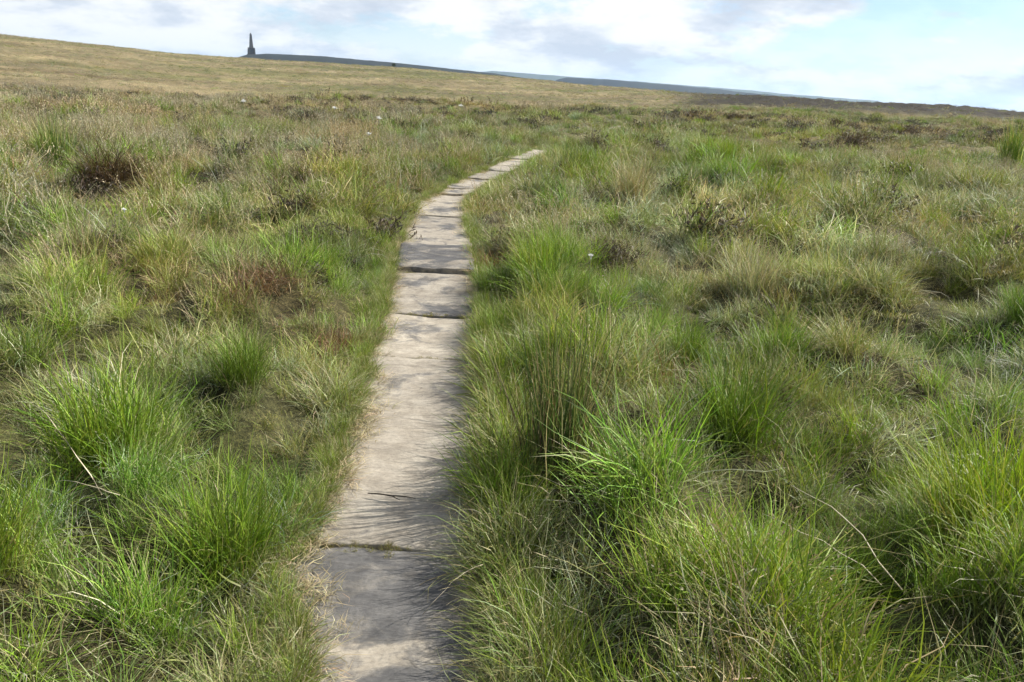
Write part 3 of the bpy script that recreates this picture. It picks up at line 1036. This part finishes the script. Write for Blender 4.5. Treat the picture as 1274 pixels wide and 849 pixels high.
# ------------------------------------------------------------------ tussocks that stand out one by one
def tussock_meshes(kind):
    """part name, mesh and material for each look of tussock"""
    bl = lambda *a, **k: blades(*a, **k)[:3]
    if kind == 'fan':        # tall, fan shaped, rich green
        return [('green_blades', bl(620, .19, (.26, .58), (.0030, .0048), (.30, .20), (.55, .35), LUSH + GREEN[:2], THATCH, .12, 5, .05)),
                ('dry_blades', bl(80, .20, (.18, .46), (.0028, .0044), (.55, .3), (.7, .4), STRAW, THATCH, .2, 4))]
    if kind == 'arch':       # arching pale blades
        return [('green_blades', bl(480, .18, (.26, .52), (.0028, .0044), (.45, .25), (1.1, .4), PALE + GREEN, THATCH, .3, 5, .15)),
                ('dry_blades', bl(130, .18, (.20, .46), (.0026, .0042), (.6, .3), (.9, .4), STRAW, THATCH, .3, 4))]
    if kind == 'rush':       # stiff upright stems
        rush = [(.055, .095, .022), (.07, .115, .028), (.045, .08, .02), (.09, .11, .03)]
        return [('stems', bl(300, .15, (.38, .74), (.0036, .0050), (.16, .12), (.18, .14), rush, (.14, .11, .05), .25, 4)),
                ('dead_stems', bl(60, .16, (.30, .68), (.0032, .0046), (.22, .16), (.25, .2), BROWN + STRAW[:2], THATCH, .5, 4)),
                ('grass_skirt', bl(220, .22, (.14, .34), (.0028, .0044), (.55, .3), (.8, .4), GREEN, THATCH, .2, 4))]
    if kind == 'brown':      # dead brown tussock
        return [('dead_blades', bl(520, .22, (.16, .40), (.0028, .0046), (.65, .32), (1.0, .45), BROWN, RUSTB, .10, 4, .2)),
                ('straw_blades', bl(90, .22, (.14, .36), (.0026, .0042), (.7, .3), (.9, .4), STRAW, RUSTB, .3, 4))]
    if kind == 'straw':      # bleached upright grass
        return [('dry_blades', bl(420, .20, (.26, .56), (.0026, .0042), (.28, .2), (.6, .35), STRAW + PALE[:2], THATCH, .4, 5)),
                ('green_blades', bl(160, .20, (.16, .38), (.0026, .0042), (.4, .25), (.7, .4), GREEN, THATCH, .3, 4)),
                ('seed_stalks', seed_stalks(26, .18, (.40, .62), .0036, SEEDY))]
    return [('woody_sprigs', heather_sprigs(190, .24, (.14, .34), .0042)),
            ('grass_blades', bl(120, .24, (.14, .36), (.0026, .0042), (.5, .3), (.7, .4), BROWN + GREEN[:2], THATCH, .3, 4))]


TUSSOCK = {}


def tussock(name, kind, x, y, sc, label, cat, group, tint=(1, 1, 1), lean=(0, 0), variants=2):
    pool = TUSSOCK.setdefault(kind, [])
    if len(pool) < variants:
        pool.append([(pn, blade_mesh(pn, v, f, c, MAT_BLADE_O)) for pn, (v, f, c) in tussock_meshes(kind)])
        use = pool[-1]
    else:
        use = pool[random.randrange(len(pool))]
    root = empty(name, (x, y, hz(x, y) - .015), random.uniform(0, 6.28), sc)
    root.rotation_euler = (lean[0], lean[1], 0)
    rz = random.uniform(0, 6.28)
    for pn, me in use:
        o = obj(pn, me, None, root)
        o.rotation_euler = (0, 0, rz)
        o.color = (*tint, 1)
    set_props(root, label, cat, group)
    return root


G1, G2, G3, G4 = 'green tussocks beside the flags', 'bleached tufts on the moor', 'brown and heather clumps', 'rush clumps'
TL = [
    ('grass_tussock', 'fan', -1.62, 2.92, 1.15, 'tall fan of rich green grass left of the flags, biggest tussock on that side', G1, (1.0, 1.05, .85)),
    ('grass_tussock', 'fan', -.95, 2.36, 1.0, 'green tussock with a dark shaded hollow in front, left of the nearest flag', G1, (.9, .95, .8)),
    ('grass_tussock', 'fan', -1.55, 2.02, .85, 'bright green tussock cut by the left edge of the picture near the bottom', G1, (1.1, 1.08, .9)),
    ('grass_tussock', 'fan', -1.32, 3.66, .72, 'dark green tussock behind the tall fan of grass, left of the flags', G1, (.75, .8, .8)),
    ('grass_tussock', 'arch', -.93, 3.82, .85, 'pale grey green tussock arching over the left side of the longest flag', G2, (1.15, 1.15, 1.15)),
    ('grass_tussock', 'arch', -1.75, 3.95, .95, 'wispy grey green tussock behind the tall fan near the left picture edge', G2, (1.05, 1.05, 1.1)),
    ('grass_tussock', 'arch', -.72, 1.72, .6, 'low pale tussock at the bottom edge, just left of the nearest flag', G2, (1, 1, .9)),
    ('grass_tussock', 'fan', -1.60, 6.25, .62, 'small lime green tussock between brown patches left of the flags', G1, (1.35, 1.25, .8)),
    ('rush_clump', 'rush', -6.9, 12.0, 1.6, 'dense bright green rush clump at far left beside the dark brown tussock', G4, (1.3, 1.5, 1.0)),
    ('dead_tussock', 'brown', -5.3, 10.35, (2.1, 2.1, 1.9), 'large dark brown dead tussock with an overhanging top, far left', G3, (.50, .45, .40)),
    ('dead_tussock', 'brown', -2.5, 5.5, .85, 'brown dead tuft furthest left of the row left of the flags', G3, (1, .95, .9)),
    ('dead_tussock', 'brown', -1.76, 5.42, 1.05, 'rusty brown dead tussock in the middle of the row left of the flags', G3, (1.15, 1, .9)),
    ('dead_tussock', 'brown', -1.08, 4.78, .75, 'reddish brown dead tuft close to the left side of the flags', G3, (1.2, .95, .85)),
    ('dead_tussock', 'brown', -4.4, 14.2, 1.5, 'brown tussock with green blades behind it, left middle distance', G3, (1, .9, .8)),
    ('heather_clump', 'heather', -9.3, 22.6, 1.9, 'dark heather clump among tall pale grass on the left skyline of the near moor', G3, (1, 1, 1)),
    ('heather_clump', 'heather', -7.4, 28.0, 2.2, 'dark heather clump right of the tall pale grass on the left, near the brow', G3, (.9, .9, .9)),
    ('grass_tussock', 'fan', -6.6, 18.4, 1.5, 'green tussock beside the leftmost white cottongrass head', G1, (1, 1.05, .9)),
    ('rush_clump', 'rush', .22, 3.0, (1.15, 1.15, 1.35), 'tall dark rush clump with brown stalks, right beside the long flags', G4, (1, 1, 1)),
    ('grass_tussock', 'arch', .06, 2.42, .88, 'tussock of long arching blades hanging over the right side of the nearest flag', G1, (.9, .95, .85), (0, -.25)),
    ('grass_tussock', 'fan', 1.0, 3.25, 1.1, 'broad dark green tussock in the middle of the right hand moor', G1, (.68, .75, .7)),
    ('grass_tussock', 'fan', 1.72, 2.50, 1.15, 'tallest bright yellow green tussock at lower right', G1, (1.3, 1.25, .75)),
    ('grass_tussock', 'fan', 1.28, 2.42, .75, 'shaded green tussock left of the bright yellow green one at lower right', G1, (.72, .8, .75)),  # the darker tint paints in the shade this tussock stands in
    ('grass_tussock', 'fan', -.06, 5.15, .78, 'green tussock crowding the right side of the flags beyond the rush clump', G1, (.9, .95, .9)),
    ('grass_tussock', 'fan', .16, 6.35, .95, 'bright green tussock on the right side of the flags at the raised flag', G1, (1.25, 1.2, .85)),
    ('grass_tussock', 'fan', 1.05, 4.55, .72, 'small dark green tussock behind the broad dark one on the right', G1, (.75, .82, .8)),
    ('rush_clump', 'rush', .88, 14.9, 1.25, 'dark green rush clump right of the distant bend of the flags', G4, (1, 1.1, .95)),
    ('rush_clump', 'rush', 13.7, 23.0, 2.4, 'tall bright green rush clump at the right picture edge', G4, (1.7, 1.9, 1.1)),
    ('grass_tussock', 'straw', 1.95, 6.35, 1.25, 'upright bleached straw tussock in the middle of the right hand moor', G2, (1.05, 1.12, 1.2)),
    ('grass_tussock', 'straw', 1.6, 11.5, 1.7, 'distant upright straw tussock on the right hand moor', G2, (1.1, 1.1, 1.1)),
    ('grass_tussock', 'fan', 3.5, 5.3, .8, 'dark green tussock cut by the right picture edge halfway up', G1, (.7, .85, .8)),
    ('grass_tussock', 'arch', .17, 1.92, .85, 'green tussock at the bottom edge, right beside the nearest flag', G1, (.9, 1, .85), (0, -.15)),
    ('dead_tussock', 'brown', -.24, 7.42, .95, 'rusty brown dead tussock on the right side of the raised flag', G3, (1.3, 1, .85)),
    ('grass_tussock', 'fan', 4.2, 16.8, 1.4, 'distant green tussock right of the straw tussocks', G1, (1.1, 1.1, .9)),
    ('grass_tussock', 'arch', 1.95, 4.45, .85, 'loose pale tussock right of the small dark green one', G2, (1.1, 1.05, .95)),
    ('heather_clump', 'heather', .84, 6.8, .9, 'small dark heather clump right of the bright green tussock at the raised flag', G3, (1, 1, 1)),
    ('grass_tussock', 'fan', .05, 2.80, .70, 'dark green tussock between the rush clump and the long flags', G1, (.8, .88, .8), (0, -.15)),
    ('heather_clump', 'heather', 10.6, 26.5, 2.2, 'broad brown heather clump in the right middle distance', G3, (1.1, 1, 1)),
]
for t in TL:
    nm, kd, x, y, sc, lb, gr = t[:7]
    cat = {'grass_tussock': 'grass tussock', 'rush_clump': 'rushes', 'dead_tussock': 'dead grass', 'heather_clump': 'heather'}[nm]
    tussock(nm, kd, x, y, sc, lb, cat, gr, t[7] if len(t) > 7 else (1, 1, 1), t[8] if len(t) > 8 else (0, 0))


# ------------------------------------------------------------------ the grass of the whole moor
zone('grass', 'thick mixed moor grass growing on both sides of the flags', .5, 8.0, 66, 1.1, 1.0, 1.0, 1.0, 1.0, 4, 1.0)
zone('grass', 'low matted grass and moss under the tussocks', .9, 16., 15, .95, 1.25, 1.5, 1.9, .55, 3, 1.0, True)
zone('grass', 'bleached and green moor grass in the middle distance', 8.0, 26., 20, .82, 1.8, 1.0, 1.7, 1.15, 3, 1.0)
zone('grass', 'rough brown and green moor grass further off', 26., 100., 3.6, .68, 4.0, 1.3, 3.4, 1.25, 3, .9)
zone('grass', 'bleached grass on the far hillside', 100., 500., .34, .66, 7., .8, 7., .75, 2, .9)


# ------------------------------------------------------------------ tubes: stalks, twigs
def tube(pts, rad, ns=5):
    pts = [Vector(p) for p in pts]
    verts, faces = [], []
    for i, p in enumerate(pts):
        d = (pts[min(i + 1, len(pts) - 1)] - pts[max(i - 1, 0)]).normalized()
        a = d.orthogonal().normalized(); b = d.cross(a)
        rr = rad[i] if isinstance(rad, (list, tuple)) else rad
        for k in range(ns):
            t = 2 * math.pi * k / ns
            verts.append(p + (a * math.cos(t) + b * math.sin(t)) * rr)
    for i in range(len(pts) - 1):
        for k in range(ns):
            faces.append((i * ns + k, i * ns + (k + 1) % ns, (i + 1) * ns + (k + 1) % ns, (i + 1) * ns + k))
    faces.append(tuple(range(ns))[::-1]); faces.append(tuple((len(pts) - 1) * ns + k for k in range(ns)))
    return verts, faces


def bend(a, b, sag, n=7, wob=.006):
    a, b = Vector(a), Vector(b)
    out = []
    for i in range(n):
        t = i / (n - 1)
        p = a.lerp(b, t) + Vector((0, 0, sag * 4 * t * (1 - t)))
        if 0 < i < n - 1:
            p += Vector((random.gauss(0, wob), random.gauss(0, wob), random.gauss(0, wob)))
        out.append(p)
    return out


MAT_STALK = plain_material('dead_stalk', (.42, .35, .22), (.60, .53, .38), 40., .6)
MAT_FLUFF = plain_material('cotton_fluff', (.78, .77, .73), (.85, .84, .80), 30., .9, 0)
MAT_STEM = plain_material('green_stem', (.12, .14, .05), (.2, .2, .08), 30., .6)


def stalk(a, b, sag, rad, label, group='loose dead stalks'):
    base = Vector(a)
    pts = [p - base for p in bend(a, b, sag)]
    v, f = tube(pts, [.55 * rad * (1 - .55 * i / 6) for i in range(7)])
    o = obj('dead_stalk', mesh_np('dead_stalk', v, f), MAT_STALK, None, base)
    set_props(o, label, 'grass stalk', group)


stalk((-1.35, 2.37, .28), (-1.80, 2.80, .40), .02, .0042, 'long pale dead stalk slanting across the tall fan of grass on the left')
stalk((-1.30, 2.39, .27), (-1.56, 2.46, .27), .01, .0034, 'pale dead stalk lying level at the foot of the tall fan on the left')
stalk((1.18, 2.02, .30), (.96, 2.42, .42), .05, .0040, 'long pale bent stalk lying over the shaded hollow at lower right')
stalk((1.16, 2.10, .26), (.86, 2.36, .34), .03, .0034, 'thin pale stalk beside the longer bent one at lower right')
stalk((3.00, 4.98, .02), (3.05, 5.02, .27), .0, .0060, 'taller of two white dead stalks standing by the bare patch on the right')
stalk((2.97, 5.02, .02), (2.965, 5.03, .17), .0, .0055, 'shorter of two white dead stalks standing by the bare patch on the right')
stalk((.80, 4.20, .16), (1.20, 4.10, .18), .04, .0045, 'grey dead stalk lying above the broad dark green tussock')
stalk((-.06, 2.30, .13), (-.24, 2.14, .04), .03, .0024, 'thin bleached stalk hanging over the right side of the nearest flag')
stalk((-.04, 2.62, .14), (-.24, 2.66, .05), .04, .0024, 'pale stalk curving over the right side of the flag at the mossy joint')


def cottongrass(x, y, h, sc, label):
    z = hz(x, y)
    root = empty('cottongrass', (x, y, z), random.uniform(0, 6.28))
    set_props(root, label, 'cottongrass', 'white cottongrass heads')
    top = Vector((random.uniform(-.05, .05), random.uniform(-.05, .05), h))
    v, f = tube(bend((0, 0, -.02), top, .0), .0022 * max(1, sc * .6))
    obj('stem', mesh_np('stem', v, f), MAT_STEM, root)
    V, Fc, Cl, _ = blades(130, .004 * sc, (.016 * sc, .034 * sc), (.0022 * sc, .0036 * sc), (.95, .55), (.5, .4), [(.8, .8, .8)], (.8, .8, .8), 0, 3)
    me = mesh_np('cotton_tuft', (V + np.array(top)).tolist(), Fc)
    obj('cotton_tuft', me, MAT_FLUFF, root)


cottongrass(.52, 5.55, .42, .95, 'single white cottongrass head right of the flags, the nearest one')
cottongrass(-3.4, 6.9, .36, 1.0, 'single white cottongrass head low in the grass, left of the flags')
cottongrass(-7.0, 20.7, .80, 3.6, 'white cottongrass head beside the green tussock, furthest left')
cottongrass(-4.3, 18.8, .74, 3.0, 'white cottongrass head second from the left in the distance')
cottongrass(-3.0, 17.1, .74, 3.0, 'upper white cottongrass head of the pair left of the distant bend')
cottongrass(-2.85, 15.4, .66, 2.3, 'lower white cottongrass head of the pair left of the distant bend')
cottongrass(-1.9, 25.5, .85, 3.6, 'white cottongrass head nearest the end of the visible flags')


# ------------------------------------------------------------------ clods, pebbles, twig
def lump(name, loc, size, mat, label, cat, group=None, seed=0):
    bm = bmesh.new()
    bmesh.ops.create_icosphere(bm, subdivisions=3, radius=1)
    for v in bm.verts:
        n = float(fbm(np.array([v.co.x * 1.2 + seed]), np.array([v.co.y * 1.2 + v.co.z * 1.7]), 1.0, 3, .6, seed)[0])
        v.co *= 1 + .38 * n
        v.co.x *= size[0]; v.co.y *= size[1]; v.co.z *= size[2]
        if v.co.z < -.25 * size[2]:
            v.co.z = -.25 * size[2]
    o = obj(name, mesh_bm(name, bm, True), mat, None, loc)
    o.rotation_euler = (0, 0, seed * 1.3)
    set_props(o, label, cat, group)


def gl(x, y, dz=0.0):
    return (x, y, hz(x, y) + dz)


lump('peat_clod', gl(4.12, 8.02, .045), (.20, .13, .10), MAT_PEAT, 'largest black peat clod in the bare hollow on the right', 'peat', 'peat clods in the hollow', 1)
lump('peat_clod', gl(4.36, 7.93, .045), (.15, .11, .08), MAT_PEAT, 'black peat clod right of the white pebble in the hollow', 'peat', 'peat clods in the hollow', 2)
lump('peat_clod', gl(4.20, 7.62, .045), (.09, .06, .04), MAT_PEAT, 'small dark peat clod at the near end of the hollow on the right', 'peat', 'peat clods in the hollow', 3)
lump('peat_clod', gl(4.42, 8.22, .045), (.10, .07, .05), MAT_PEAT, 'dark peat clod at the far end of the hollow on the right', 'peat', 'peat clods in the hollow', 4)
lump('pebble', gl(4.27, 8.00, .10), (.035, .03, .03), MAT_WHITE, 'small white pebble on the black peat in the hollow', 'pebble', None, 5)


def build_twig():
    root = empty('twig', (-.56, 2.90, .034))
    set_props(root, 'thin dark forked twig lying on the flag near the left side', 'twig')
    v, f = tube([(0, .015, 0), (.05, .008, .003), (.10, -.004, .004), (.15, .0, .002), (.20, -.008, 0)], [.002, .003, .0034, .0026, .0014])
    obj('stick', mesh_np('stick', v, f), MAT_TWIG, root)
    v, f = tube([(.10, -.004, .004), (.125, -.022, .003), (.14, -.03, .001)], [.0024, .002, .0012])
    obj('side_shoot', mesh_np('side_shoot', v, f), MAT_TWIG, root)


build_twig()


def build_bush():
    d, th = 428.0, -.1557
    x, y = d * math.sin(th), d * math.cos(th)
    root = empty('bush', gl(x, y, 0))
    set_props(root, 'lone small dark bush on the tan hillside right of the monument', 'bush')
    v, f = tube([(0, 0, -.3), (.1, 0, .5), (.0, .1, 1.0)], [.14, .10, .06])
    obj('trunk', mesh_np('trunk', v, f), MAT_TWIG, root)
    pts = rng.normal(0, 1, (420, 3)); pts /= np.linalg.norm(pts, axis=1)[:, None]
    pts *= (rng.random((420, 1)) ** .5) * np.array([1.05, 1.05, .8]); pts[:, 2] += 1.35
    pts += .2 * rng.normal(0, 1, pts.shape)
    V, Fc = [], []
    for p in pts:
        a = rng.normal(0, 1, 3); a /= np.linalg.norm(a); b = np.cross(a, rng.normal(0, 1, 3)); b /= np.linalg.norm(b)
        k = len(V); V += [p - a * .14, p + b * .09, p + a * .14, p - b * .09]; Fc.append((k, k + 1, k + 2, k + 3))
    obj('crown', mesh_np('crown', [tuple(q) for q in V], Fc), plain_material('dark_leaves', (.03, .045, .018), (.05, .07, .025), 2.), root)


build_bush()

# ------------------------------------------------------------------ air
def build_haze():
    bm = bmesh.new()
    boxm(bm, -11500, 11500, -11500, 11500, -45, 190)
    me = mesh_bm('haze', bm)
    m = bpy.data.materials.new('moor_air')
    m.use_nodes = True
    m.node_tree.nodes.clear()
    out = nd(m.node_tree, 'ShaderNodeOutputMaterial')
    pv = nd(m.node_tree, 'ShaderNodeVolumePrincipled')
    pv.inputs['Color'].default_value = (.52, .74, 1.0, 1)
    pv.inputs['Density'].default_value = .000055
    pv.inputs['Anisotropy'].default_value = .25
    m.node_tree.links.new(pv.outputs[0], out.inputs['Volume'])
    set_props(obj('haze', me, m), 'thin bluish air over the whole moor', kind='stuff')


build_haze()
